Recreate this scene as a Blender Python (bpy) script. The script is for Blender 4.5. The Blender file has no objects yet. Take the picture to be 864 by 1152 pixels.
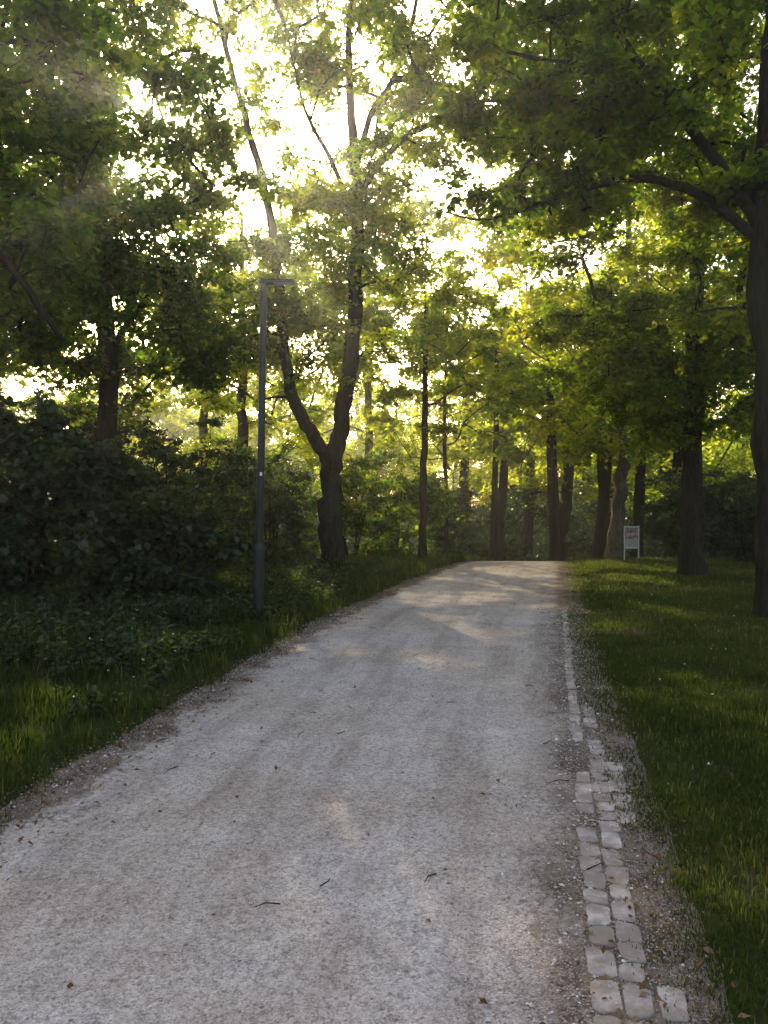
import bpy, math, numpy as np
from mathutils import Vector
R = np.random.RandomState(7)
rad = math.radians
scene = bpy.context.scene
SAZ, SEL = -14.0, 26.0     # sun: degrees from +Y toward +X, elevation
SUND = np.array([math.sin(rad(SAZ))*math.cos(rad(SEL)), math.cos(rad(SAZ))*math.cos(rad(SEL)), math.sin(rad(SEL))])
# leaf-free tunnels carved through the crowns along the sun direction to place lit patches
SHAFTS = [((.6, 12.0, 0), .40), ((1.15, 12.3, 0), .45), ((1.7, 12.4, 0), .32), ((2.9, 17.0, 0), .7), ((3.9, 17.9, 0), .9), ((4.8, 18.8, 0), .8),
          ((6.0, 17.6, 0), .8), ((5.1, 14.6, 0), .5), ((7.5, 23.2, 1.6), .7), ((7.5, 23.2, .6), .6), ((-2.6, 13.2, 0), .35), ((-1.62, 9.5, 2.9), .12)]

# ------------------------------------------------------------------ helpers
def mesh_np(name, V, F, mat=None, attrs=None, parent=None, smooth=False):
    V = np.asarray(V, dtype=np.float32); F = np.asarray(F, dtype=np.int32)
    me = bpy.data.meshes.new(name)
    n, k = F.shape
    me.vertices.add(len(V)); me.vertices.foreach_set("co", V.ravel())
    me.loops.add(n*k); me.loops.foreach_set("vertex_index", F.ravel())
    me.polygons.add(n); me.polygons.foreach_set("loop_start", np.arange(0, n*k, k, dtype=np.int32))
    me.polygons.foreach_set("use_smooth", np.full(n, smooth, dtype=bool))
    if attrs:
        for an, av in attrs.items():
            a = me.attributes.new(an, 'FLOAT', 'POINT')
            a.data.foreach_set("value", np.asarray(av, dtype=np.float32))
    me.update(calc_edges=True); me.validate()
    ob = bpy.data.objects.new(name, me)
    scene.collection.objects.link(ob)
    if mat: me.materials.append(mat)
    if parent: ob.parent = parent
    return ob

def empty(name):
    e = bpy.data.objects.new(name, None); scene.collection.objects.link(e); e.empty_display_size = .3
    return e

def nrm(v): return v/np.maximum(np.linalg.norm(v, axis=-1, keepdims=True), 1e-9)

def snoise(x, y, s=1.0, ph=0.0):
    return (np.sin(x*1.7*s+ph)+np.sin(y*2.1*s+1.3+ph)+np.sin((x+y)*1.1*s+2.1)+np.sin((x*.6-y*1.9)*s*1.6+.4+ph)
            + .6*np.sin(x*4.3*s+y*3.1*s)+.5*np.sin(x*5.9*s-y*6.7*s+ph))/5.0

# ------------------------------------------------------------------ terrain
def base_z(x, y):
    t = np.maximum(np.asarray(y, float)-17.5, 0)
    z = -0.008*np.minimum(t, 10)**2
    t2 = np.maximum(t-10, 0)
    return z - 2.2*(1-np.exp(-t2*.16/2.2))

_Y = np.linspace(-12, 70, 821)
def _sm(py, px):
    v = np.interp(_Y, py, px); k = np.ones(31)/31
    vp = np.pad(v, 15, mode='edge'); o = np.convolve(vp, k, 'valid'); o[:16] = v[:16]; o[-16:] = v[-16:]
    return o
_L = _sm([-12, 0, 2.3, 3.55, 4.67, 5.6, 7.4, 9.5, 14, 21, 30, 45, 70], [-3.2, -2.25, -2.02, -1.84, -1.62, -1.44, -1.16, -.80, .42, 2.48, 5.6, 13, 28])
_R = _sm([-12, 0, 9.86, 21, 30, 45, 70], [-2.56, .14, 2.36, 5.05, 7.9, 15.6, 31])
def xl(y): return np.interp(y, _Y, _L)
def xr(y): return np.interp(y, _Y, _R)      # inner side of the sett row
def out_dist(x, y):  # distance outside gravel (pos = verge)
    return np.maximum(xl(y)-x, x-(xr(y)+.30))
def ground_z(x, y):
    x = np.asarray(x, float); y = np.asarray(y, float)
    d = out_dist(x, y)
    m = np.clip((d-.02)/.8, 0, 1); m = m*m*(3-2*m)
    far = np.clip((d-2.5)/6, 0, 1)
    left = (x < xl(y))
    return base_z(x, y) + .006 + m*(.035+.025*snoise(x, y, 1.3)) + far*(.10*snoise(x, y, .25)) + np.where(left, far*.25, 0)

# ------------------------------------------------------------------ materials
def newmat(name):
    m = bpy.data.materials.new(name); m.use_nodes = True
    nt = m.node_tree; nt.nodes.clear()
    out = nt.nodes.new('ShaderNodeOutputMaterial')
    return m, nt, out
def N(nt, t, **kw):
    n = nt.nodes.new(t)
    for k, v in kw.items():
        if k in n.inputs.keys(): n.inputs[k].default_value = v
        else: setattr(n, k, v)
    return n
def ramp(nt, fac, stops):
    r = nt.nodes.new('ShaderNodeValToRGB'); e = r.color_ramp.elements
    while len(e) < len(stops): e.new(.5)
    for i, (p, c) in enumerate(stops):
        e[i].position = p; e[i].color = (*c, 1) if len(c) == 3 else c
    nt.links.new(fac, r.inputs[0]); return r.outputs[0]
def mixc(nt, fac, a, b, mode='MIX'):
    m = nt.nodes.new('ShaderNodeMix'); m.data_type = 'RGBA'; m.blend_type = mode
    for s, v in ((m.inputs[0], fac), (m.inputs[6], a), (m.inputs[7], b)):
        if hasattr(v, 'links') or isinstance(v, bpy.types.NodeSocket): nt.links.new(v, s)
        else: s.default_value = v if not isinstance(v, tuple) else (*v, 1)
    return m.outputs[2]
def mathn(nt, op, a, b=None, clamp=False):
    m = nt.nodes.new('ShaderNodeMath'); m.operation = op; m.use_clamp = clamp
    for i, v in enumerate((a, b)):
        if v is None: continue
        if isinstance(v, bpy.types.NodeSocket): nt.links.new(v, m.inputs[i])
        else: m.inputs[i].default_value = v
    return m.outputs[0]
def noise(nt, vec, scale, detail=4, rough=.55):
    n = N(nt, 'ShaderNodeTexNoise', Scale=scale, Detail=detail, Roughness=rough)
    nt.links.new(vec, n.inputs['Vector']); return n.outputs['Fac']

def leaf_mat(name, stops, tstops, tfac=.5, gloss=.05):
    m, nt, out = newmat(name)
    a = N(nt, 'ShaderNodeAttribute', attribute_name='rnd')
    c = ramp(nt, a.outputs['Fac'], stops); t = ramp(nt, a.outputs['Fac'], tstops)
    d = nt.nodes.new('ShaderNodeBsdfDiffuse'); nt.links.new(c, d.inputs[0])
    tr = nt.nodes.new('ShaderNodeBsdfTranslucent'); nt.links.new(t, tr.inputs[0])
    mx = N(nt, 'ShaderNodeMixShader'); mx.inputs[0].default_value = tfac
    nt.links.new(d.outputs[0], mx.inputs[1]); nt.links.new(tr.outputs[0], mx.inputs[2])
    last = mx
    if gloss > 0:
        g = N(nt, 'ShaderNodeBsdfGlossy', Roughness=.42); g.inputs[0].default_value = (.9, .95, .9, 1)
        m2 = N(nt, 'ShaderNodeMixShader'); m2.inputs[0].default_value = gloss
        nt.links.new(mx.outputs[0], m2.inputs[1]); nt.links.new(g.outputs[0], m2.inputs[2]); last = m2
    nt.links.new(last.outputs[0], out.inputs[0]); return m

M_leaf = leaf_mat('leaf', [(0, (.013, .030, .009)), (.5, (.022, .050, .012)), (1, (.05, .092, .018))],
                  [(0, (.07, .18, .012)), (.5, (.22, .38, .015)), (1, (.66, .70, .03))], .54, 0)
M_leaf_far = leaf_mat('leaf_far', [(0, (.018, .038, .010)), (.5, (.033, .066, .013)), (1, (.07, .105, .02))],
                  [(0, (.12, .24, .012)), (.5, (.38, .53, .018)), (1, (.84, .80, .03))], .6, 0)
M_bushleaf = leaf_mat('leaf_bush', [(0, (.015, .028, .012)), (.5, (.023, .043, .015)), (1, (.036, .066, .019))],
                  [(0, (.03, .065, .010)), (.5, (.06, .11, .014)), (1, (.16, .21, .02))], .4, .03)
M_grass = leaf_mat('grass_blade', [(0, (.020, .032, .010)), (.5, (.034, .053, .015)), (.85, (.062, .080, .025)), (1, (.20, .17, .09))],
                  [(0, (.045, .080, .010)), (.6, (.10, .145, .016)), (1, (.27, .26, .055))], .38, 0)
M_dead = leaf_mat('dead_leaf', [(0, (.10, .055, .025)), (.5, (.17, .10, .05)), (1, (.28, .19, .10))],
                  [(0, (.1, .05, .02)), (1, (.2, .12, .05))], .2, 0)

def bark(name, c1, c2):
    m, nt, out = newmat(name)
    tc = N(nt, 'ShaderNodeTexCoord'); mp = N(nt, 'ShaderNodeMapping'); mp.inputs['Scale'].default_value = (9, 9, 1.6)
    nt.links.new(tc.outputs['Object'], mp.inputs[0])
    n1 = noise(nt, mp.outputs[0], 2.2, 4, .65); n2 = noise(nt, tc.outputs['Object'], 1.1, 1)
    c = ramp(nt, n1, [(.32, c1), (.66, c2)])
    c = mixc(nt, ramp(nt, n2, [(.45, (0, 0, 0)), (.7, (.55, .55, .55))]), c, (.030, .038, .020))
    b = N(nt, 'ShaderNodeBump', Strength=.9, Distance=.03); nt.links.new(n1, b.inputs['Height'])
    p = N(nt, 'ShaderNodeBsdfDiffuse'); nt.links.new(c, p.inputs['Color']); nt.links.new(b.outputs[0], p.inputs['Normal'])
    nt.links.new(p.outputs[0], out.inputs[0]); return m
M_bark = bark('bark', (.010, .008, .006), (.050, .040, .030))
M_bark_l = bark('bark_light', (.05, .038, .028), (.18, .145, .11))

# path
def path_mat():
    m, nt, out = newmat('gravel')
    L = nt.links
    tc = N(nt, 'ShaderNodeTexCoord'); P = tc.outputs['Object']
    dl = N(nt, 'ShaderNodeAttribute', attribute_name='dl').outputs['Fac']
    dr = N(nt, 'ShaderNodeAttribute', attribute_name='dr').outputs['Fac']
    v1 = N(nt, 'ShaderNodeTexVoronoi', Scale=150.0); L.new(P, v1.inputs['Vector'])
    v3 = N(nt, 'ShaderNodeTexVoronoi', Scale=52.0); L.new(P, v3.inputs['Vector'])
    s1 = N(nt, 'ShaderNodeSeparateColor'); L.new(v1.outputs['Color'], s1.inputs[0])
    s3 = N(nt, 'ShaderNodeSeparateColor'); L.new(v3.outputs['Color'], s3.inputs[0])
    big = noise(nt, P, .55, 3, .6); mid = noise(nt, P, 3.2, 5, .72); fine = noise(nt, P, 40, 4, .75)
    cmb = N(nt, 'ShaderNodeCombineXYZ'); L.new(dl, cmb.inputs[0])
    sp = N(nt, 'ShaderNodeSeparateXYZ'); L.new(P, sp.inputs[0])
    L.new(mathn(nt, 'MULTIPLY', sp.outputs[1], .10), cmb.inputs[1])
    streak = noise(nt, cmb.outputs[0], 3.4, 4, .65)
    c = ramp(nt, s1.outputs[0], [(0, (.42, .36, .32)), (.25, (.63, .555, .51)), (.7, (.71, .63, .58)), (1, (.84, .77, .71))])
    bigst = ramp(nt, s3.outputs[0], [(.88, (0, 0, 0)), (.91, (1, 1, 1))])
    v3m = mathn(nt, 'MULTIPLY', bigst, ramp(nt, v3.outputs['Distance'], [(.35, (1, 1, 1)), (.5, (0, 0, 0))]))
    c = mixc(nt, v3m, c, ramp(nt, s3.outputs[1], [(0, (.30, .265, .24)), (.6, (.56, .51, .47)), (1, (.85, .80, .75))]))
    c = mixc(nt, .9, c, ramp(nt, big, [(.38, (.87, .82, .75)), (.60, (1.0, 1.0, 1.0))]), 'MULTIPLY')
    c = mixc(nt, .9, c, ramp(nt, streak, [(.36, (.78, .75, .73)), (.54, (1.0, 1.0, 1.0))]), 'MULTIPLY')
    c = mixc(nt, .75, c, ramp(nt, mid, [(.34, (.78, .755, .73)), (.58, (1.0, 1.0, 1.0))]), 'MULTIPLY')
    c = mixc(nt, .8, c, ramp(nt, fine, [(.34, (.46, .435, .41)), (.54, (1.0, 1.0, 1.0))]), 'MULTIPLY')
    rb = mathn(nt, 'ADD', dr, mathn(nt, 'MULTIPLY', mathn(nt, 'SUBTRACT', mid, .5), .5))
    c = mixc(nt, ramp(nt, rb, [(.05, (.7, .7, .7)), (.42, (0, 0, 0))]), c, mixc(nt, 1.0, c, (.66, .61, .56), 'MULTIPLY'))
    soil = ramp(nt, fine, [(.3, (.060, .040, .028)), (.5, (.13, .092, .065)), (.72, (.25, .19, .145))])
    soil = mixc(nt, ramp(nt, s1.outputs[2], [(.80, (0, 0, 0)), (.86, (.8, .8, .8))]), soil, (.42, .37, .33))
    soil = mixc(nt, ramp(nt, mid, [(.42, (0, 0, 0)), (.64, (.7, .7, .7))]), soil, (.30, .24, .19))
    dmin = mathn(nt, 'MINIMUM', dl, dr)
    nn = mathn(nt, 'ADD', mathn(nt, 'MULTIPLY', mathn(nt, 'SUBTRACT', noise(nt, P, 2.4, 4, .7), .5), .85), mathn(nt, 'MULTIPLY', mathn(nt, 'SUBTRACT', fine, .5), .25))
    e = mathn(nt, 'ADD', dmin, nn)
    fac = ramp(nt, e, [(0, (0, 0, 0)), (.16, (1, 1, 1))])
    c = mixc(nt, fac, soil, c)
    h = mathn(nt, 'ADD', mathn(nt, 'MULTIPLY', v1.outputs['Distance'], -.6), mathn(nt, 'MULTIPLY', fine, 1.1))
    h = mathn(nt, 'ADD', h, mathn(nt, 'MULTIPLY', mid, 1.5))
    b = N(nt, 'ShaderNodeBump', Strength=.9, Distance=.012); L.new(h, b.inputs['Height'])
    p = N(nt, 'ShaderNodeBsdfDiffuse', Roughness=.6); L.new(c, p.inputs['Color']); L.new(b.outputs[0], p.inputs['Normal'])
    L.new(p.outputs[0], out.inputs[0]); return m
M_path = path_mat()

def simple_mat(name, col, rough=.6, metal=0, nscale=None, var=.3, bump=0):
    m, nt, out = newmat(name)
    p = N(nt, 'ShaderNodeBsdfPrincipled', Roughness=rough, Metallic=metal)
    tc = N(nt, 'ShaderNodeTexCoord')
    if nscale:
        n = noise(nt, tc.outputs['Object'], nscale, 6, .6)
        c = ramp(nt, n, [(.3, tuple(v*(1-var) for v in col)), (.7, tuple(min(1, v*(1+var)) for v in col))])
        nt.links.new(c, p.inputs['Base Color'])
        if bump:
            b = N(nt, 'ShaderNodeBump', Strength=bump, Distance=.01); nt.links.new(n, b.inputs['Height']); nt.links.new(b.outputs[0], p.inputs['Normal'])
    else: p.inputs['Base Color'].default_value = (*col, 1)
    nt.links.new(p.outputs[0], out.inputs[0]); return m

def ground_mat():
    m, nt, out = newmat('grass_soil')
    tc = N(nt, 'ShaderNodeTexCoord'); P = tc.outputs['Object']
    a = noise(nt, P, 1.3, 3, .6); b = noise(nt, P, 22, 4, .7)
    soil = ramp(nt, b, [(.3, (.022, .018, .011)), (.7, (.085, .066, .042))])
    gr = ramp(nt, b, [(.3, (.014, .026, .008)), (.7, (.040, .062, .018))])
    c = mixc(nt, ramp(nt, a, [(.40, (.1, .1, .1)), (.6, (.9, .9, .9))]), soil, gr)
    p = N(nt, 'ShaderNodeBsdfDiffuse'); nt.links.new(c, p.inputs['Color'])
    nt.links.new(p.outputs[0], out.inputs[0]); return m

# ------------------------------------------------------------------ ground sheets
def grid(xs, ys):
    X, Y = np.meshgrid(xs, ys); nx, ny = len(xs), len(ys)
    i = np.arange(nx-1)[None, :]+np.arange(ny-1)[:, None]*nx
    F = np.stack([i, i+1, i+1+nx, i+nx], -1).reshape(-1, 4)
    return X.ravel(), Y.ravel(), F
xs = np.unique(np.concatenate([np.linspace(-400, -40, 13), np.linspace(-40, -14, 27), np.arange(-14, 16, .25), np.linspace(16, 42, 27), np.linspace(42, 400, 13)]))
ys = np.unique(np.concatenate([np.linspace(-300, -20, 12), np.linspace(-20, -1, 20), np.arange(-1, 34, .25), np.linspace(34, 90, 40), np.linspace(90, 600, 14)]))
X, Y, F = grid(xs, ys)
Z = ground_z(X, Y)
inside = np.clip((.12-out_dist(X, Y))/.2, 0, 1)
Z = Z - .035*inside*(np.abs(Y-25) < 60)
mesh_np('ground', np.stack([X, Y, Z], -1), F, ground_mat(), smooth=True)

yy = np.concatenate([np.arange(-10, 14, .12), np.arange(14, 66, .3)])
K = 60; V = []; DL = []; DR = []
for y in yy:
    a = float(xl(y))-.50-.10*snoise(y*1.3, y*.7, 1.5); b = float(xr(y))+.55+.06*snoise(y*1.9, y, 1.4, 2.)
    u = np.linspace(a, b, K)
    ed = np.clip(1-np.minimum(u-a, b-u)/.22, 0, 1)
    z = base_z(u, y)+.012+.006*snoise(u, np.full(K, y), 1.2)-.035*ed**2+np.where(u < xl(y), .0, 0)
    V.append(np.stack([u, np.full(K, y), z], -1)); DL.append(u-float(xl(y))); DR.append(float(xr(y))-u)
V = np.concatenate(V); ny = len(yy)
i = np.arange(K-1)[None, :]+np.arange(ny-1)[:, None]*K
F = np.stack([i, i+1, i+1+K, i+K], -1).reshape(-1, 4)
mesh_np('gravel_path', V, F, M_path, {'dl': np.concatenate(DL), 'dr': np.concatenate(DR)}, smooth=True)

# ------------------------------------------------------------------ loose stones / setts
OCT = np.array([[1,0,0],[-1,0,0],[0,1,0],[0,-1,0],[0,0,1],[0,0,-1]], float)
OF = np.array([[0,2,4],[2,1,4],[1,3,4],[3,0,4],[2,0,5],[1,2,5],[3,1,5],[0,3,5]])
def stones(name, x, y, z, s, mat, parent=None):
    n = len(x); V = OCT[None]*(.65+.5*R.rand(n, 6, 1)); V = V+R.randn(n, 6, 3)*.15
    V[:, :, 2] *= .6
    a = R.rand(n)*6.28; c, d = np.cos(a)[:, None], np.sin(a)[:, None]
    V = np.stack([V[:, :, 0]*c-V[:, :, 1]*d, V[:, :, 0]*d+V[:, :, 1]*c, V[:, :, 2]], -1)*s[:, None, None]
    V += np.stack([x, y, z], -1)[:, None]
    F = (OF[None]+(np.arange(n)*6)[:, None, None]).reshape(-1, 3)
    return mesh_np(name, V.reshape(-1, 3), F, mat, {'rnd': np.repeat(R.rand(n), 6)}, parent)
def stone_mat():
    m, nt, out = newmat('stone_chips'); a = N(nt, 'ShaderNodeAttribute', attribute_name='rnd')
    c = ramp(nt, a.outputs['Fac'], [(0, (.22, .19, .165)), (.5, (.45, .40, .36)), (.9, (.57, .52, .475)), (1, (.74, .70, .65))])
    p = N(nt, 'ShaderNodeBsdfDiffuse'); nt.links.new(c, p.inputs['Color']); nt.links.new(p.outputs[0], out.inputs[0]); return m
M_chip = stone_mat()
n1, n2 = 30000, 9000
y1 = 1.2+R.rand(n1)**1.5*8; t = R.rand(n1); x1 = xl(y1)-.2+(xr(y1)-xl(y1)+.55)*t
y2 = 1.2+R.rand(n2)**1.3*10; side = R.rand(n2) < .4
x2 = np.where(side, xl(y2)-.15+R.randn(n2)*.16, xr(y2)-.05+R.randn(n2)*.22)
x = np.concatenate([x1, x2]); y = np.concatenate([y1, y2])
s = .0015+.003*R.rand(len(x))**2; s[n1:] += .003*R.rand(n2)**3*2.5
s *= 1+.05*y
stones('loose_gravel', x, y, base_z(x, y)+.014+s*.2, s, M_chip)

def sett_mat():
    m, nt, out = newmat('sett_stone'); a = N(nt, 'ShaderNodeAttribute', attribute_name='rnd')
    tc = N(nt, 'ShaderNodeTexCoord'); P = tc.outputs['Object']
    n = noise(nt, P, 24, 5, .7); n2 = noise(nt, P, 7, 4, .65)
    c = ramp(nt, a.outputs['Fac'], [(0, (.38, .34, .31)), (.5, (.47, .42, .39)), (1, (.56, .51, .48))])
    c = mixc(nt, .9, c, ramp(nt, n, [(.3, (.55, .51, .48)), (.62, (1.0, 1.0, 1.0))]), 'MULTIPLY')
    c = mixc(nt, ramp(nt, n2, [(.40, (0, 0, 0)), (.56, (.85, .85, .85))]), c, (.25, .21, .175))
    b = N(nt, 'ShaderNodeBump', Strength=.8, Distance=.012); nt.links.new(n, b.inputs['Height'])
    p = N(nt, 'ShaderNodeBsdfDiffuse'); nt.links.new(c, p.inputs['Color']); nt.links.new(b.outputs[0], p.inputs['Normal'])
    nt.links.new(p.outputs[0], out.inputs[0]); return m
SV = []; SF = []; SR = []
def sett(cx, cy, ang, l, w, h):
    pts = []
    for (sx, sy) in ((1, 1), (-1, 1), (-1, -1), (1, -1)):
        jx, jy = R.uniform(-.010, .010), R.uniform(-.007, .007)
        c0 = .008+R.rand()*.014
        if sx*sy > 0: pts += [(sx*l/2+jx, sy*(w/2-c0)+jy), (sx*(l/2-c0)+jx, sy*w/2+jy)]
        else: pts += [(sx*(l/2-c0)+jx, sy*w/2+jy), (sx*l/2+jx, sy*(w/2-c0)+jy)]
    z0 = float(base_z(cx, cy)); ca, sa = math.cos(ang), math.sin(ang)
    tilt = R.uniform(-.04, .04, 2)
    off = sum(len(v) for v in SV)
    ring = []
    for sc, zz in ((1.0, -.05), (1.0, h-.004), (.965, h-.001), (.90, h)):
        for (px, py) in pts:
            qx, qy = px*sc, py*sc
            ring.append((cx+qx*ca-qy*sa, cy+qx*sa+qy*ca, z0+zz+(tilt[0]*qx+tilt[1]*qy if zz > 0 else 0)+(R.uniform(-.0008, .0008) if zz > 0 else 0)))
    top = (cx, cy, z0+h)
    SV.append(ring+[top])
    for r_ in range(3):
        for j in range(8):
            a, b = off+r_*8+j, off+r_*8+(j+1) % 8
            SF.append((a, b, b+8, a+8))
    for j in range(0, 8, 2):
        SF.append((off+24+j, off+24+j+1, off+24+(j+2) % 8, off+32))
    SR.extend([R.rand()]*33)
ang = math.atan2(1, .225)
def row(off, y0, y1, p, hb, w=.092):
    y = y0
    while y < y1:
        l = R.uniform(.10, .17)
        if R.rand() < p:
            sett(float(xr(y+l/2))+off+w/2+R.uniform(-.008, .008), y+l/2, ang+R.uniform(-.05, .05), l, w*R.uniform(.90, 1.04), hb+R.uniform(-.004, .003))
        y += l*.98+R.uniform(.007, .014)
row(0, 1.3, 4.25, .98, .0185); row(.0, 4.9, 7.6, .95, .0185, .08); row(.02, 7.6, 11, .8, .018, .07)
row(.100, 1.3, 4.05, .94, .018); row(.11, 4.05, 5.6, .6, .0175)
row(.200, 1.5, 3.0, .5, .0175); row(.20, 3.5, 4.6, .7, .0175)
mesh_np('stone_sett_edging', np.array([p for v in SV for p in v]), np.array(SF), sett_mat(), {'rnd': SR})

# ------------------------------------------------------------------ leaves, wood
def leaf_geo(C, L, W, droop=.35, tiltsd=.5, hexa=False, az=None):
    n = len(C)
    az = R.rand(n)*2*np.pi if az is None else az
    dr = R.randn(n)*.35+droop
    a = np.stack([np.cos(az)*np.cos(dr), np.sin(az)*np.cos(dr), -np.sin(dr)], -1)
    up = nrm(np.array([0, 0, 1.])+R.randn(n, 3)*tiltsd)
    sd = nrm(np.cross(a, up)); nn = np.cross(sd, a)
    L = (L*(.6+.7*R.rand(n)))[:, None]; W = L*W*(.85+.3*R.rand(n))[:, None]
    f = W*.16
    if hexa:
        V = np.stack([C, C+a*L*.22+sd*W*.42+nn*f, C+a*L*.62+sd*W*.46+nn*f, C+a*L-nn*f*.6, C+a*L*.62-sd*W*.46+nn*f, C+a*L*.22-sd*W*.42+nn*f], 1)
        k = 6
    else:
        V = np.stack([C, C+a*L*.42+sd*W*.5+nn*f, C+a*L-nn*f*.5, C+a*L*.42-sd*W*.5+nn*f], 1); k = 4
    return V.reshape(-1, 3), np.arange(n*k).reshape(n, k), k

class Wood:
    def __init__(s): s.V = []; s.F = []; s.n = 0
    def tube(s, P, r, k=8, jit=0):
        P = np.asarray(P, float); r = np.asarray(r, float)
        T = nrm(np.gradient(P, axis=0)); ref = np.array([0.3, 1, .05])
        U = nrm(np.cross(T, ref)); Wv = np.cross(T, U)
        a = np.linspace(0, 2*np.pi, k, endpoint=False)
        rr = r[:, None]*(1+jit*R.randn(len(P), k)*.5) if jit else np.repeat(r[:, None], k, 1)
        V = P[:, None]+rr[..., None]*(U[:, None]*np.cos(a)[None, :, None]+Wv[:, None]*np.sin(a)[None, :, None])
        m = len(P); i = np.arange(m-1)[:, None]*k; j = np.arange(k)[None]; j2 = (j+1) % k
        F = np.stack([i+j, i+j2, i+k+j2, i+k+j], -1).reshape(-1, 4)+s.n
        s.V.append(V.reshape(-1, 3)); s.F.append(F); s.n += m*k
    def sticks(s, A, B, ra, rb):
        n = len(A); D = nrm(B-A); U = nrm(np.cross(D, np.array([.2, .3, 1.]))); W = np.cross(D, U)
        an = np.array([0, 2.094, 4.189])
        o = U[:, None]*np.cos(an)[None, :, None]+W[:, None]*np.sin(an)[None, :, None]
        V = np.concatenate([A[:, None]+o*ra, B[:, None]+o*rb], 1).reshape(-1, 3)
        b = (np.arange(n)*6)[:, None, None]+s.n
        F = np.array([[0, 1, 4, 3], [1, 2, 5, 4], [2, 0, 3, 5]])[None]+b
        s.V.append(V); s.F.append(F.reshape(-1, 4)); s.n += n*6
    def build(s, name, mat, parent=None):
        return mesh_np(name, np.concatenate(s.V), np.concatenate(s.F), mat, parent=parent, smooth=True)

def catmull(P, r, m=5):
    P = np.asarray(P, float); r = np.asarray(r, float)
    Q = np.vstack([2*P[0]-P[1], P, 2*P[-1]-P[-2]]); out = []; ro = []
    for i in range(len(P)-1):
        p0, p1, p2, p3 = Q[i:i+4]
        for t in np.linspace(0, 1, m, endpoint=False):
            out.append(.5*((2*p1)+(-p0+p2)*t+(2*p0-5*p1+4*p2-p3)*t*t+(-p0+3*p1-3*p2+p3)*t**3)); ro.append(r[i]*(1-t)+r[i+1]*t)
    out.append(P[-1]); ro.append(r[-1]); return np.array(out), np.array(ro)

def grow(wood, limbs, clusters, twr=.011, k=9):
    nodes = []; 
    for P, r in limbs:
        C, rr = catmull(P, r)
        C[1:-1] += R.randn(len(C)-2, 3)*rr[1:-1, None]*.16
        if C[0, 2] < float(base_z(C[0, 0], C[0, 1]))+.3:
            h = C[:, 2]-C[0, 2]; rr = rr*(1+.45*np.exp(-h/.25)); C[0, 2] -= .15
        wood.tube(C, rr, k, .10); 
        for q, w in zip(C, rr): nodes.append((q, w))
    pos = [q for q, w in nodes if q[2] > nodes[0][0][2]+1.2 or len(nodes) < 6] or [nodes[-1][0]]
    pos = list(pos); ne = len(pos); par = [-1]*ne; cnt = [0]*ne
    E = np.array(pos)
    d0 = np.min(np.linalg.norm(clusters[:, None]-E[None], axis=2), 1)
    A = E
    for ci in np.argsort(d0):
        c = clusters[ci]
        dv = c-A; d = np.linalg.norm(dv, axis=1); cost = d+np.maximum(-dv[:, 2], 0)*.8
        j = int(np.argmin(cost)); p = A[j]; L = d[j]
        m = max(2, int(L/.45)); prev = j; new = []
        bend = R.randn(3)*.10*L; bend[2] = abs(bend[2])
        for t in np.linspace(0, 1, m+1)[1:]:
            q = p*(1-t)+c*t+bend*4*t*(1-t)*.5+(R.randn(3)*.03*(t < 1))
            new.append(q); par.append(prev); cnt.append(0); prev = len(par)-1
        A = np.vstack([A, new])
        q = prev
        while q >= 0 and q >= ne: cnt[q] += 1; q = par[q]
    cnt = np.array(cnt); par = np.array(par); n = len(A)
    rads = twr*np.sqrt(np.maximum(cnt, 1))
    done = np.zeros(n, bool)
    for s in range(n-1, ne-1, -1):
        if done[s]: continue
        ch = [s]; done[s] = True; q = par[s]
        while q >= ne and not done[q]: ch.append(q); done[q] = True; q = par[q]
        ch.append(q)
        rr = [rads[c] for c in ch[:-1]]; rr.append(rr[-1]*1.15); rr[0] *= .6
        P = A[ch][::-1]; rr = np.array(rr)[::-1]
        wood.tube(P, rr, 5 if rr[0] < .03 else 7)

def sample_ell(c, r, n, shell=.45):
    v = nrm(R.randn(n, 3)); q = (shell+(1-shell)*R.rand(n)**.7)[:, None]
    q = np.where(R.rand(n)[:, None] < .15, R.rand(n)[:, None]*.6, q)
    return np.array(c)+v*q*np.array(r)

def foliage(clusters, rc, per, leaf, wood=None, hexa=False, flat=.55, W=.75, tone=0., droop=.35):
    n = len(clusters); nt_ = 9
    cr = rc*(.6+.8*R.rand(n))
    D = nrm(R.randn(n, nt_, 3)); D[..., 2] *= flat
    E = clusters[:, None]+D*(cr[:, None, None])*(.6+.5*R.rand(n, nt_, 1))
    E[..., 2] -= .12*cr[:, None]
    if wood is not None:
        wood.sticks(np.repeat(clusters, nt_, 0), E.reshape(-1, 3), .008, .003)
    m = (per*(cr/rc)**2*(.55+.9*R.rand(n))).astype(int)
    ci = np.repeat(np.arange(n), m); N_ = len(ci); tw = R.randint(0, nt_, N_)
    t = (.15+.9*R.rand(N_)**.75)[:, None]
    C = clusters[ci]*(1-t)+E[ci, tw]*t+R.randn(N_, 3)*(rc*.13)*np.array([1, 1, .6])
    ctone = R.rand(n)
    keep = np.ones(N_, bool)
    for (p, rr) in SHAFTS:
        v = C-np.array(p); s = v@SUND
        dd = np.linalg.norm(v-s[:, None]*SUND, axis=1)
        keep &= ~((dd < rr*(.8+.4*R.rand(N_))+leaf*.4) & (s > 0))
    C = C[keep]; ci = ci[keep]
    V, F, k = leaf_geo(C, leaf, W, hexa=hexa, droop=droop)
    rn = np.clip(.5*ctone[ci]+.5*R.rand(len(C))+tone, 0, 1)
    return V, F, np.repeat(rn, k)

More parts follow.
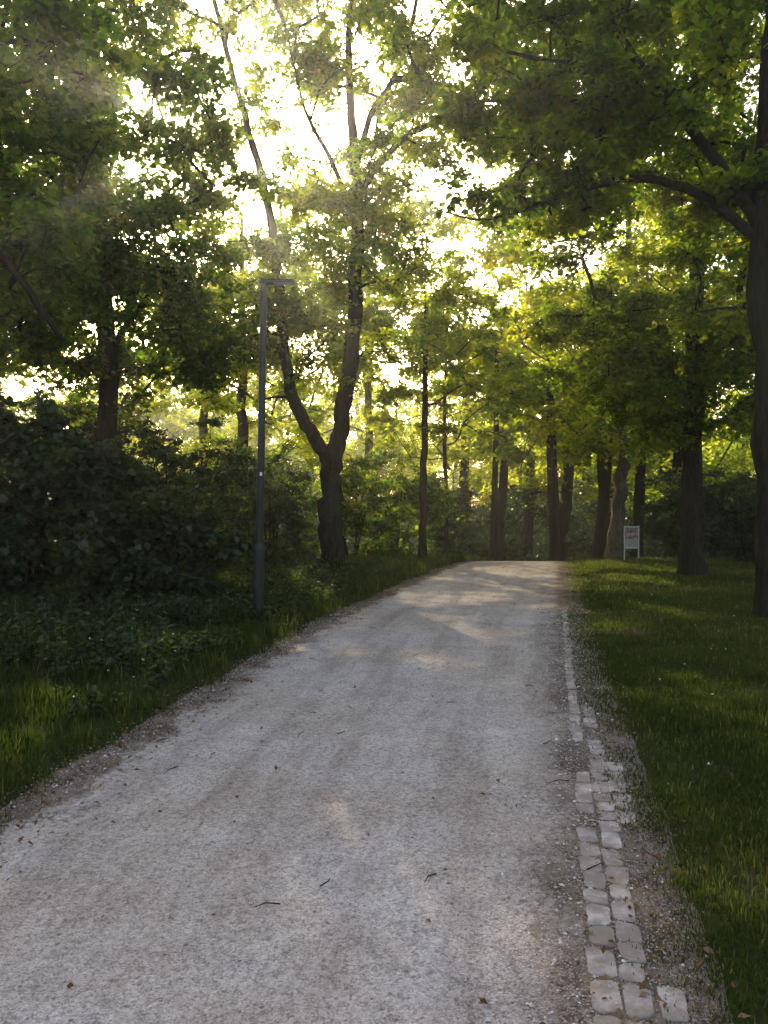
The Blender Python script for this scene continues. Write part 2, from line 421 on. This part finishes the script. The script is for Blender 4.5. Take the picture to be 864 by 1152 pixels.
def tree(name, limbs, crowns, rc=.62, per=260, leaf=.105, hexa=False, mat=None, bk=None, twigs=True, flat=.55, tone=0, reject=None, extra=None):
    root = empty(name); root.location = (0, 0, 0)
    cl = np.concatenate([sample_ell(c, r, n) for c, r, n in crowns])
    if extra is not None: cl = np.vstack([cl, extra])
    cl = cl[cl[:, 2] > base_z(cl[:, 0], cl[:, 1])+.3]
    if reject is not None: cl = cl[~reject(cl)]
    w = Wood(); grow(w, limbs, cl)
    V, F, rn = foliage(cl, rc, per, leaf, w if twigs else None, hexa, flat, tone=tone)
    w.build('trunk_and_branches', bk or M_bark, root)
    mesh_np('foliage', V, F, mat or M_leaf, {'rnd': rn}, root)
    return root

# main forked tree beside the lamp
A0 = [((-1.12, 15.7, 0), (-1.12, 15.7, 1.2), (-1.14, 15.7, 2.1), (-1.15, 15.7, 2.7)), (.27, .24, .23, .24)]
AL = [((-1.18, 15.7, 2.5), (-1.45, 15.7, 2.95), (-1.78, 15.65, 3.5), (-2.06, 15.6, 4.5), (-2.2, 15.6, 6.1), (-2.38, 15.5, 7.6), (-2.8, 15.4, 9.3), (-3.25, 15.3, 10.9), (-3.7, 15.2, 13.2)), (.15, .145, .135, .12, .105, .09, .075, .06, .03)]
AR = [((-1.1, 15.7, 2.45), (-.93, 15.7, 3.1), (-.76, 15.7, 4.3), (-.62, 15.7, 6.1), (-.57, 15.7, 8.1), (-.68, 15.7, 9.7), (-.76, 15.8, 11.2), (-.66, 15.8, 12.8), (-.7, 15.8, 15)), (.20, .185, .17, .155, .14, .09, .075, .055, .03)]
AB = [((-.57, 15.7, 8.0), (-.1, 15.5, 8.65), (.6, 15.3, 9.2), (1.6, 15.1, 9.6), (2.4, 15, 10.4), (3.3, 14.8, 11.4)), (.085, .075, .065, .055, .04, .02)]
AC = [((-.6, 15.7, 8.6), (-.3, 15.9, 9.8), (.3, 16, 10.9), (.7, 16.1, 12.4), (1.0, 16.2, 14)), (.075, .065, .055, .04, .02)]
AD = [((-.6, 15.7, 7.6), (-1.1, 15.4, 8.7), (-1.6, 15.2, 9.6), (-2.0, 15, 11.2)), (.06, .05, .035, .02)]
def rejA(c):
    return ((c[:, 0]+3.3)**2+((c[:, 2]-8.9)/1.1)**2 < 1.0**2)
exA = np.array([-1.57, 15.6, 4.97])+R.randn(7, 3)*np.array([.55, .6, .35])  # leaf clusters added to block a sun patch on the path
tree('forked_maple_tree', [A0, AL, AR, AB, AC, AD],
     [((-1.5, 15.6, 10.9), (3.9, 3.4, 4.4), 205), ((-1.0, 15.6, 6.2), (2.3, 1.8, 2.2), 52), ((-3.1, 15.8, 5.6), (1.6, 1.8, 2.0), 40), ((2.2, 15.3, 10.6), (2.5, 1.8, 2.6), 62)],
     rc=.62, per=185, leaf=.11, reject=rejA, tone=.12, extra=exA)
# left tree
L1 = [((-5.25, 14, 0), (-5.25, 14, 1.5), (-5.2, 14, 4), (-5.35, 14, 7), (-5.4, 14, 10), (-5.5, 14, 13)), (.22, .20, .18, .15, .10, .04)]
L1b = [((-5.22, 14, 4.4), (-4.4, 13.8, 5.4), (-3.7, 13.6, 6.0)), (.07, .05, .03)]
L1c = [((-5.3, 14, 5.8), (-6.2, 13.6, 7.0), (-7.4, 13.2, 7.6)), (.08, .06, .03)]
exL = np.array([-3.95, 13.6, 4.96])+R.randn(7, 3)*np.array([.45, .5, .35])  # clusters put in the sun's way to keep the near-left path shaded
tree('maple_tree', [L1, L1b, L1c], [((-5.6, 13.6, 8.2), (3.2, 3.2, 5.0), 215), ((-5.2, 13.2, 4.8), (2.4, 2.2, 1.5), 32)], rc=.66, per=270, leaf=.115, tone=-.12, extra=exL)
# near-left tree outside the frame, boughs reaching in
L0 = [((-6.9, 8.6, 0), (-6.8, 8.6, 2), (-6.6, 8.6, 4.5), (-6.4, 8.6, 7), (-6.2, 8.6, 10)), (.24, .21, .18, .13, .05)]
L0b = [((-6.65, 8.6, 4.9), (-5.4, 8.6, 5.1), (-4.4, 8.6, 4.4), (-3.75, 8.6, 3.5)), (.09, .07, .05, .025)]
tree('maple_tree', [L0, L0b], [((-5.6, 8.8, 7.0), (2.6, 2.8, 3.0), 95), ((-4.7, 9.2, 4.6), (1.4, 1.6, .9), 20)], rc=.55, per=220, leaf=.105, hexa=True, tone=-.12)
# near-right tree
R0 = [((5.2, 9.9, 0), (5.16, 9.9, 1.6), (5.1, 9.9, 3.6), (5.02, 9.9, 5.6), (5.15, 9.9, 8), (5.2, 9.9, 11)), (.19, .165, .155, .15, .11, .05)]
R0b = [((5.0, 9.9, 5.3), (4.4, 9.8, 6.05), (3.75, 9.7, 6.8), (3.05, 9.6, 7.6), (2.5, 9.5, 8.7)), (.085, .075, .06, .045, .02)]
R0c = [((5.02, 9.9, 5.1), (4.2, 10, 5.75), (3.4, 10.1, 6.0), (2.5, 10.3, 5.85), (1.5, 10.5, 5.6), (.8, 10.6, 5.75)), (.075, .065, .05, .035, .02, .010)]
R0d = [((3.9, 9.72, 6.65), (3.3, 9.6, 6.9), (2.7, 9.6, 7.2), (2.0, 9.6, 7.3)), (.05, .04, .03, .015)]
def rejR(c): return (c[:, 2] < 5.5) & (c[:, 0] < 4.3)
tree('linden_tree', [R0, R0b, R0c, R0d], [((4.7, 10.4, 8.6), (3.4, 3.6, 3.1), 160), ((2.4, 10.3, 7.3), (1.9, 1.5, 1.4), 34), ((2.2, 10.3, 6.0), (1.6, .9, .5), 10), ((5.6, 10.6, 5.2), (1.4, 1.5, 1.5), 18)], rc=.55, per=230, leaf=.10, hexa=True, reject=rejR, tone=.10)
# right tree
R1 = [((6.52, 15.7, 0), (6.5, 15.7, 1.5), (6.55, 15.7, 3.2), (6.6, 15.7, 6), (6.7, 15.8, 9), (6.7, 15.8, 13)), (.25, .22, .20, .17, .12, .05)]
R1b = [((6.55, 15.7, 3.6), (5.6, 15.5, 4.8), (4.4, 15.3, 5.6)), (.08, .06, .03)]
R1c = [((6.6, 15.7, 4.6), (7.7, 15.4, 5.8), (8.6, 15, 6.4)), (.08, .06, .03)]
tree('linden_tree', [R1, R1b, R1c], [((6.3, 15.7, 8.4), (4.0, 3.6, 4.9), 195), ((6.6, 15.0, 4.2), (2.9, 2.2, 1.5), 60), ((5.4, 16.3, 5.0), (2.4, 1.5, 1.8), 40)], rc=.66, per=270, leaf=.115, tone=.06)
# slender trees in the verge
tree('young_tree', [[((1.05, 20, -.05), (1.05, 20, 1.5), (1.1, 20, 3.6), (1.12, 20, 7)), (.115, .10, .09, .05)]],
     [((1.1, 20, 6.0), (2.3, 2.0, 2.6), 55)], rc=.6, per=190, leaf=.13, tone=.15)
tree('young_tree', [[((2.05, 24.5, -.4), (2.05, 24.5, 2), (2.0, 24.5, 4), (2.1, 24.5, 8)), (.08, .07, .06, .04)]],
     [((2.1, 24.5, 5.4), (2.6, 2.0, 3.2), 55)], rc=.6, per=190, leaf=.14, tone=.15)
def fartree(name, x, y, r, h, crown, ncl, lean=0, bk=None, tone=.1, leaf=.17, per=150, rc=.85, low=3.2, cx=0):
    z = float(base_z(x, y))
    P = [(x, y, z-.1), (x+lean*.3, y, z+1.5), (x+lean, y, z+3.5), (x+lean*1.2, y, z+h*.5), (x+lean*1.3, y, z+h*.9)]
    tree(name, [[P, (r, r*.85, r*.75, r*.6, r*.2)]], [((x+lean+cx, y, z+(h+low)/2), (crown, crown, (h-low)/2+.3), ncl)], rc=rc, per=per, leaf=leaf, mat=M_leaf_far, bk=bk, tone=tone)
fartree('plane_tree', 7.3, 23.5, .26, 13.5, 4.8, 145, lean=.35, bk=M_bark_l, low=2.6, cx=-1.3, tone=.15)
fartree('deciduous_tree', -4.4, 23, .24, 12, 4.0, 90, tone=.12, low=2.6)
fartree('deciduous_tree', -.35, 27, .2, 14.5, 4.4, 120, lean=-.2, bk=M_bark_l, tone=.12, low=2.2)
fartree('deciduous_tree', 12.5, 21, .25, 14, 4.2, 90, tone=0, low=2.2)
fartree('deciduous_tree', 11.5, 29, .25, 14, 4.2, 80)
fartree('deciduous_tree', -10.5, 20, .24, 14, 4.0, 90, low=2.2)
fartree('deciduous_tree', 3.6, 33, .30, 13.5, 4.6, 100, tone=.2, low=2.8)
fartree('deciduous_tree', 8.0, 34, .34, 14, 4.6, 95, tone=.15, low=3.4, lean=.4)
fartree('deciduous_tree', -7.5, 31, .28, 14, 4.6, 85, tone=.1, low=2.2)

# distant mass
root = empty('background_trees'); w = Wood(); cls = []
for i in range(34):
    y = R.uniform(38, 74); x = (-.62+1.36*((i*.618) % 1))*y+2
    h = R.uniform(11, 16); z = float(base_z(x, y)); r = R.uniform(.22, .42)
    w.tube([(x, y, z-.2), (x+R.uniform(-.4, .4), y, z+2), (x+R.uniform(-1, 1), y, z+5), (x+R.uniform(-1.2, 1.2), y, z+h*.8)], [r*1.1, r, r*.8, r*.3], 8)
    c = sample_ell((x, y, z+h*.52), (4.8, 4.2, h*.48), 74); cls.append(c)
# trunks of the avenue where the path bends away behind the crest
for (x, y, r, l_) in [(4.5, 29.5, .19, .3), (6.6, 28.2, .22, -.2), (9.0, 31, .26, .3), (10.2, 33.5, .24, -.3), (6.9, 36, .27, .2), (9.3, 27.2, .20, .15), (4.0, 27.2, .12, .1), (12.5, 37, .3, .3)]:
    z = float(base_z(x, y))
    w.tube([(x, y, z-.2), (x+l_*.3, y, z+1.2), (x+l_*.7, y, z+2.8), (x+l_*1.2, y, z+5), (x+l_*1.5, y, z+8.5)], [r*1.35, r*1.05, r*.95, r*.8, r*.5], 9, .08)
    cls.append(sample_ell((x+l_, y, z+6.8), (2.8, 2.4, 2.9), 24))
cls = np.concatenate(cls)
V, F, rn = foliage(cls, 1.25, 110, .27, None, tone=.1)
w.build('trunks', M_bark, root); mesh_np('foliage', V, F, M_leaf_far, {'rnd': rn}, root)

# distant undergrowth
n = 1700; yy_ = R.uniform(31, 66, n); xx_ = R.uniform(-.7, .75, n)*yy_+2
zz_ = base_z(xx_, yy_)+R.uniform(.2, 1.0, n)*R.uniform(.8, 5.5, n)
kp = ~((yy_ < 36) & (xx_ > xl(yy_)-1) & (xx_ < xr(yy_)+1.5))
V, F, rn = foliage(np.stack([xx_, yy_, zz_], -1)[kp], 1.3, 100, .27, None, tone=-.3)
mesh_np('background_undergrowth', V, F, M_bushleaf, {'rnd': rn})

# bushes
def bush(name, x, y, rx, ry, h, n, leaf=.09, per=150, rc=.38, mat=None, tone=0, hexa=False):
    z = float(ground_z(x, y)); limbs = []
    for i in range(6):
        a = R.rand()*6.28; q = R.uniform(.3, .6)
        limbs.append([((x+.1*math.cos(a), y+.1*math.sin(a), z-.05), (x+rx*q*.5*math.cos(a), y+ry*q*.5*math.sin(a), z+h*.35), (x+rx*q*math.cos(a), y+ry*q*math.sin(a), z+h*.7)), (.03, .022, .012)])
    root = empty(name); cl = sample_ell((x, y, z+h*.45), (rx, ry, h*.55), n, .35); cl[:, 2] = np.maximum(cl[:, 2], z+.2)
    w = Wood(); grow(w, limbs, cl, .007, 5)
    V, F, rn = foliage(cl, rc, per, leaf, w, hexa, .6, tone=tone)
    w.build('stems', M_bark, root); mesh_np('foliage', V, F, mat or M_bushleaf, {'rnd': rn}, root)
bush('large_shrub', -5.4, 10.6, 1.7, 1.3, 3.1, 105, .13, 130, .42, hexa=True)
bush('large_shrub', -3.5, 11.6, 1.2, 1.1, 1.9, 50, .12, 120, .38, hexa=True)
bush('large_shrub', -7.6, 11.5, 1.9, 1.6, 3.9, 90, .12, 130, .45)
bush('large_shrub', -4.2, 14.6, 1.8, 1.3, 3.4, 80, .11, 140, .42)
bush('shrub', -6.9, 16.5, 2.2, 1.5, 4.4, 85, .12, 140, .5)
bush('shrub', -2.7, 17.5, 1.3, 1.1, 2.7, 50, .10, 140, .4, tone=.1)
bush('shrub', -3.6, 20, 2.0, 1.4, 3.6, 60, .12, 130, .5, M_leaf, -.1)
bush('shrub', -.9, 20.5, 1.5, 1.2, 2.9, 50, .12, 130, .45, M_leaf, -.1)
bush('shrub', 0.4, 23.5, 1.8, 1.2, 3.4, 50, .13, 130, .5, M_leaf, 0)
bush('shrub', 2.2, 28, 1.6, 1.3, 3.6, 50, .14, 130, .5, M_bushleaf, .0)
bush('shrub', 5.2, 39, 3.0, 1.5, 4.4, 70, .2, 130, .8, M_bushleaf, .0)
bush('shrub', 9.4, 19.2, 1.5, 1.2, 2.5, 50, .11, 130, .45, tone=0)
bush('shrub', 11.6, 17.5, 1.8, 1.4, 3.0, 60, .11, 130, .45, tone=0)
bush('shrub', 10.5, 24, 2.2, 1.4, 3.6, 60, .12, 130, .5)
bush('shrub', 11.9, 28.5, 2.0, 1.4, 3.8, 60, .14, 130, .55)
bush('tree_base_shoots', -1.15, 15.45, .45, .3, .42, 18, .08, 60, .16)

# ------------------------------------------------------------------ grass
def blades(x, y, h, w, lean=.35, seg=True):
    n = len(x); z = ground_z(x, y)+.002
    a = R.rand(n)*6.28; b = R.rand(n)*6.28; ln = np.abs(R.randn(n))*lean
    d = np.stack([np.cos(b)*ln, np.sin(b)*ln], -1)*h[:, None]
    sx, sy = np.cos(a)*w/2, np.sin(a)*w/2
    B = np.stack([x, y, z], -1)
    off = np.stack([sx, sy, 0*sx], -1)
    M = B+np.stack([d[:, 0]*.35, d[:, 1]*.35, h*.6], -1); T = B+np.stack([d[:, 0], d[:, 1], h*(1-.25*np.minimum(ln, 1))], -1)
    V = np.stack([B-off, B+off, M+off*.8, T, M-off*.8], 1).reshape(-1, 3)
    return V, np.arange(n*5).reshape(n, 5)
gx, gy, gh, gw, gt = [], [], [], [], []
def scatter(x0, x1, y0, y1, dens, hmin, hmax, wd, edge=.12, tone=0, patch=0., hold=0):
    n = int((x1-x0)*(y1-y0)*dens); x = R.uniform(x0, x1, n); y = R.uniform(y0, y1, n)
    nz = snoise(x, y, 2.2)
    d = out_dist(x, y)
    right = x > xr(y)
    thr = edge+.09*snoise(x, y, 4.0)+.06*snoise(x, y, 11.)+.08*R.randn(n)
    keep = d > np.where(right, thr-.13-np.clip(.03*(y-3), 0, .12), thr+.13+.10*snoise(x, y, 2.1))
    keep &= R.rand(n) < np.clip(.72+.7*snoise(x, y, 3.1, 2.)+.3*nz, .12, 1) if patch else True
    keep &= (np.abs(x) < (y+2.5)*.68+.6)
    x, y, nz, d = x[keep], y[keep], nz[keep], d[keep]; n = len(x)
    ed = np.clip((d+.30)/.6, .5, 1)
    h = (hmin+(hmax-hmin)*R.rand(n)**1.6)*(1+.5*nz+.25*snoise(x, y, 7.))*ed
    gx.append(x); gy.append(y); gh.append(h); gw.append(wd*(.7+.6*R.rand(n)))
    gt.append(np.clip(.5*R.rand(n)+.22+.28*snoise(x, y, .9, 1.)+.15*snoise(x, y, 5.)+tone+(R.rand(n) > .95)*.5, 0, 1))
scatter(.4, 4, 1.4, 4, 11500, .022, .070, .005, patch=1, tone=.04)
scatter(.9, 5.5, 4, 8, 6000, .025, .075, .007, patch=1, tone=.04)
scatter(1.8, 9, 8, 13, 2600, .03, .08, .010, patch=1, tone=.06)
scatter(3, 14, 13, 19, 1100, .035, .09, .017, patch=1, tone=.1)
scatter(4.5, 18, 19, 26, 450, .045, .12, .024, patch=1, tone=.1)
scatter(-5, -1.2, 2.5, 5.5, 5200, .03, .12, .006, patch=1, tone=.05)
scatter(-7, -.8, 5.5, 9, 2800, .03, .16, .009, patch=1, tone=.05)
scatter(-9, 0, 9, 14, 1000, .04, .24, .012, patch=1)
scatter(-9, 2.5, 14, 19, 600, .04, .22, .018, patch=1, tone=.05)
scatter(-9, 5, 19, 26, 350, .05, .25, .026, patch=1, tone=.1)
V, F = blades(*[np.concatenate(v) for v in (gx, gy, gh, gw)])
mesh_np('grass', V, F, M_grass, {'rnd': np.repeat(np.concatenate(gt), 5)})
# broadleaf weeds on left verge
n = 3000; y = R.uniform(4.0, 16, n); x = xl(y)-.55-np.abs(R.randn(n))*1.6
keep = snoise(x, y, 1.1, 3.) > -.15; x, y = x[keep], y[keep]; n = len(x)
hh = R.uniform(.08, .42, n)*np.clip((xl(y)-x)/1.2, .3, 1.2)
w = Wood(); Z0 = ground_z(x, y); A_ = np.stack([x, y, Z0], -1); B_ = A_+np.stack([R.randn(n)*.05, R.randn(n)*.05, hh], -1)
w.sticks(A_, B_, .004, .002)
rootw = empty('roadside_weeds'); w.build('stems', M_grass, rootw).data.attributes.new('rnd', 'FLOAT', 'POINT')
k_ = 12; t = R.uniform(.25, 1, (n, k_, 1)); C = (A_[:, None]*(1-t)+B_[:, None]*t).reshape(-1, 3)
V, F, k = leaf_geo(C, .075, .5, droop=.1)
mesh_np('leaves', V, F, M_bushleaf, {'rnd': np.repeat(np.clip(R.rand(len(C))*.8+.2, 0, 1), k)}, rootw)
n = 26000; y = R.uniform(8.5, 24, n); x = xl(y)-1.6-R.rand(n)*7; C = np.stack([x, y, ground_z(x, y)+R.rand(n)*.12], -1)
V, F, k = leaf_geo(C, .08, .8, droop=0)
mesh_np('ground_ivy', V, F, M_bushleaf, {'rnd': np.repeat(R.rand(n), k)})
# clover / plantain leaves in the right lawn
n = 9000; y = 1.6+R.rand(n)**1.3*8; x = xr(y)+.5+R.rand(n)*4; kp = snoise(x, y, 2.7, 4.) > .1; x, y = x[kp], y[kp]
C = np.stack([x, y, ground_z(x, y)+.01+.03*R.rand(len(x))], -1)
V, F, k = leaf_geo(C, .028, .7, droop=0, hexa=True)
mesh_np('clover', V, F, M_grass, {'rnd': np.repeat(.2+.5*R.rand(len(C)), k)})

n = 80; s_ = R.rand(n) < .5; y = R.uniform(3.5, 14, n)
x = np.where(s_, xr(y)+.7+R.rand(n)*3, xl(y)-.5-R.rand(n)*2.5); hz = np.where(s_, .06, R.uniform(.12, .35, n))
C = np.repeat(np.stack([x, y, ground_z(x, y)+hz], -1), 6, 0); az = np.tile(np.arange(6)*1.047, n)
V, F, k = leaf_geo(C, .014, .6, droop=0, tiltsd=.1, az=az)
fl = leaf_mat('petal', [(0, (.7, .7, .66)), (1, (.8, .8, .78))], [(0, (.6, .6, .6)), (1, (.7, .7, .7))], .3, 0)
mesh_np('daisies', V, F, fl, {'rnd': np.repeat(R.rand(len(C)), k)})

# leaf litter
n = 6000; y = 1.8+R.rand(n)**1.2*17; side = R.rand(n)
x = np.where(side < .74, xl(y)-.20+R.randn(n)*.20, np.where(side < .91, xr(y)+.28+R.randn(n)*.16, xl(y)+R.rand(n)*(xr(y)-xl(y))))
kp = R.rand(n) < np.where(side > .91, .3, 1); x, y = x[kp], y[kp]; n = len(x)
C = np.stack([x, y, base_z(x, y)+.022+.012*R.rand(n)], -1)
V, F, k = leaf_geo(C, .032, .55, droop=0, tiltsd=.3)
mesh_np('leaf_litter', V, F, M_dead, {'rnd': np.repeat(R.rand(n), k)})
w = Wood()
for i in range(120):
    y = 1.9+R.rand()**1.3*11; sd = R.rand()
    x = float(xl(y))-.1+R.randn()*.2 if sd < .55 else (float(xr(y))+.25+R.randn()*.2 if sd < .85 else R.uniform(float(xl(y)), float(xr(y))))
    a = R.rand()*6.28; L_ = R.uniform(.03, .15); z = float(base_z(x, y))+.020
    P = [(x, y, z), (x+math.cos(a)*L_*.5+R.randn()*.006, y+math.sin(a)*L_*.5, z+.006), (x+math.cos(a+.2)*L_, y+math.sin(a+.2)*L_, z)]
    w.tube(P, [.0032, .0026, .0012], 5)
w.build('fallen_twigs', M_bark)

# ------------------------------------------------------------------ street lamp
M_pole = simple_mat('lamp_paint', (.018, .020, .021), .38, .35, 14, .25)
M_glass = simple_mat('lamp_glass', (.35, .36, .36), .2, 0)
M_stick = simple_mat('sticker', (.75, .74, .72), .6, 0, 60, .15)
lamp = empty('street_lamp'); lx, ly = -1.62, 9.5; lz = float(ground_z(lx, ly))
lamp.location = (lx, ly, lz); lamp.rotation_euler = (0, rad(1.1), 0)
w = Wood()
w.tube([(0, 0, -.2), (0, 0, .0), (0, 0, .95), (0, 0, 1.0), (0, 0, 1.03)], [.066, .066, .066, .064, .052], 24)
w.tube([(0, 0, 1.03), (0, 0, 2.4), (0, 0, 4.34), (0, 0, 4.36)], [.052, .047, .040, .036], 24)
w.tube([(0, 0, .0), (0, 0, .012), (0, 0, .014)], [.085, .085, .066], 24)
o = w.build('pole', M_pole, lamp)
def box(name, dims, loc, mat, parent, bev=.006, rot=(0, 0, 0)):
    import bmesh
    me = bpy.data.meshes.new(name); bm = bmesh.new(); bmesh.ops.create_cube(bm, size=1)
    for v in bm.verts: v.co.x *= dims[0]; v.co.y *= dims[1]; v.co.z *= dims[2]
    if bev: bmesh.ops.bevel(bm, geom=bm.edges[:], offset=bev, segments=2, affect='EDGES')
    bm.to_mesh(me); bm.free(); ob = bpy.data.objects.new(name, me); scene.collection.objects.link(ob)
    me.materials.append(mat); ob.parent = parent; ob.location = loc; ob.rotation_euler = rot; return ob
box('luminaire_head', (.36, .15, .045), (.22, 0, 4.385), M_pole, lamp, .014)
box('head_collar', (.11, .10, .07), (0, 0, 4.375), M_pole, lamp, .012)
box('light_panel', (.24, .10, .008), (.25, 0, 4.360), M_glass, lamp, .002)
box('access_door', (.06, .012, .30), (.0, -.064, .62), M_pole, lamp, .004)
box('sticker', (.03, .003, .045), (.012, -.0505, 1.92), M_stick, lamp, 0)
stones('footing_stones', R.randn(40)*.14, R.randn(40)*.12, np.full(40, .01), .012+.02*R.rand(40), M_chip, lamp)

# ------------------------------------------------------------------ notice board
def poster_mat():
    m, nt, out = newmat('poster_print')
    tc = N(nt, 'ShaderNodeTexCoord'); sp = N(nt, 'ShaderNodeSeparateXYZ'); nt.links.new(tc.outputs['Generated'], sp.inputs[0])
    n = noise(nt, tc.outputs['Generated'], 4, 4)
    pic = ramp(nt, n, [(.35, (.05, .045, .045)), (.5, (.20, .11, .09)), (.62, (.40, .33, .29))])
    wv = N(nt, 'ShaderNodeTexWave', Scale=9.0); wv.bands_direction = 'Z'; nt.links.new(tc.outputs['Generated'], wv.inputs[0])
    txt = ramp(nt, wv.outputs['Fac'], [(.5, (.42, .40, .38)), (.7, (.18, .16, .16))])
    c = mixc(nt, mathn(nt, 'GREATER_THAN', sp.outputs[2], .42), txt, pic)
    p = N(nt, 'ShaderNodeBsdfPrincipled', Roughness=.3); nt.links.new(c, p.inputs['Base Color']); nt.links.new(p.outputs[0], out.inputs[0]); return m
M_alu = simple_mat('aluminium', (.45, .45, .44), .4, .6, 20, .1)
sg = empty('notice_board'); sx, sy = 6.9, 20.6; sg.location = (sx, sy, float(ground_z(sx, sy))); sg.rotation_euler = (0, 0, rad(-8))
for i, dx in enumerate((-.19, .19)): box('post_%d' % (i+1), (.030, .035, 1.04), (dx, 0, .46), M_alu, sg, .005)
box('frame_top', (.35, .03, .035), (0, 0, .945), M_alu, sg, .004)
box('frame_bottom', (.35, .03, .035), (0, 0, .36), M_alu, sg, .004)
box('poster', (.35, .015, .55), (0, 0, .6525), poster_mat(), sg, 0)

# ------------------------------------------------------------------ light
d = Vector(SUND)
sun = bpy.data.lights.new('sun', 'SUN'); sun.energy = 11; sun.angle = rad(.6); sun.color = (1, .85, .55)
so = bpy.data.objects.new('sun', sun); scene.collection.objects.link(so)
so.rotation_euler = d.to_track_quat('Z', 'Y').to_euler(); so.location = d*50
wd = bpy.data.worlds.new('World'); scene.world = wd; wd.use_nodes = True
nt = wd.node_tree; nt.nodes.clear()
sk = nt.nodes.new('ShaderNodeTexSky'); sk.sky_type = 'NISHITA'; sk.sun_disc = False
sk.sun_elevation = rad(SEL); sk.sun_rotation = rad(SAZ)
sk.air_density = 1.0; sk.dust_density = 4.5; sk.ozone_density = 1.0
wb = mixc(nt, 1.0, sk.outputs[0], (1.12, 1.0, .89), 'MULTIPLY')
bg = nt.nodes.new('ShaderNodeBackground'); bg.inputs[1].default_value = .45
o = nt.nodes.new('ShaderNodeOutputWorld'); nt.links.new(wb, bg.inputs[0]); nt.links.new(bg.outputs[0], o.inputs[0])
# thin scattering volume added to imitate the lens veil towards the sun
m, nt, out = newmat('lens_veil_volume'); vs = N(nt, 'ShaderNodeVolumeScatter', Density=.0020, Anisotropy=.82); vs.inputs['Color'].default_value = (1, 1, 1, 1)
nt.links.new(vs.outputs[0], out.inputs['Volume'])
box('lens_veil_volume', (120, 100, 32), (0, 40, 12), m, None, 0)

cam = bpy.data.cameras.new('camera'); co = bpy.data.objects.new('camera', cam); scene.collection.objects.link(co)
cam.sensor_fit = 'VERTICAL'; cam.sensor_height = 36; cam.lens = 26; cam.clip_end = 2000; cam.clip_start = .05
co.location = (0, 0, 1.6); co.rotation_euler = (rad(89.25), 0, 0); scene.camera = co
scene.view_settings.view_transform = 'Standard'; scene.view_settings.look = 'None'; scene.view_settings.exposure = 0
print('faces', sum(len(o.data.polygons) for o in scene.objects if o.type == 'MESH'))
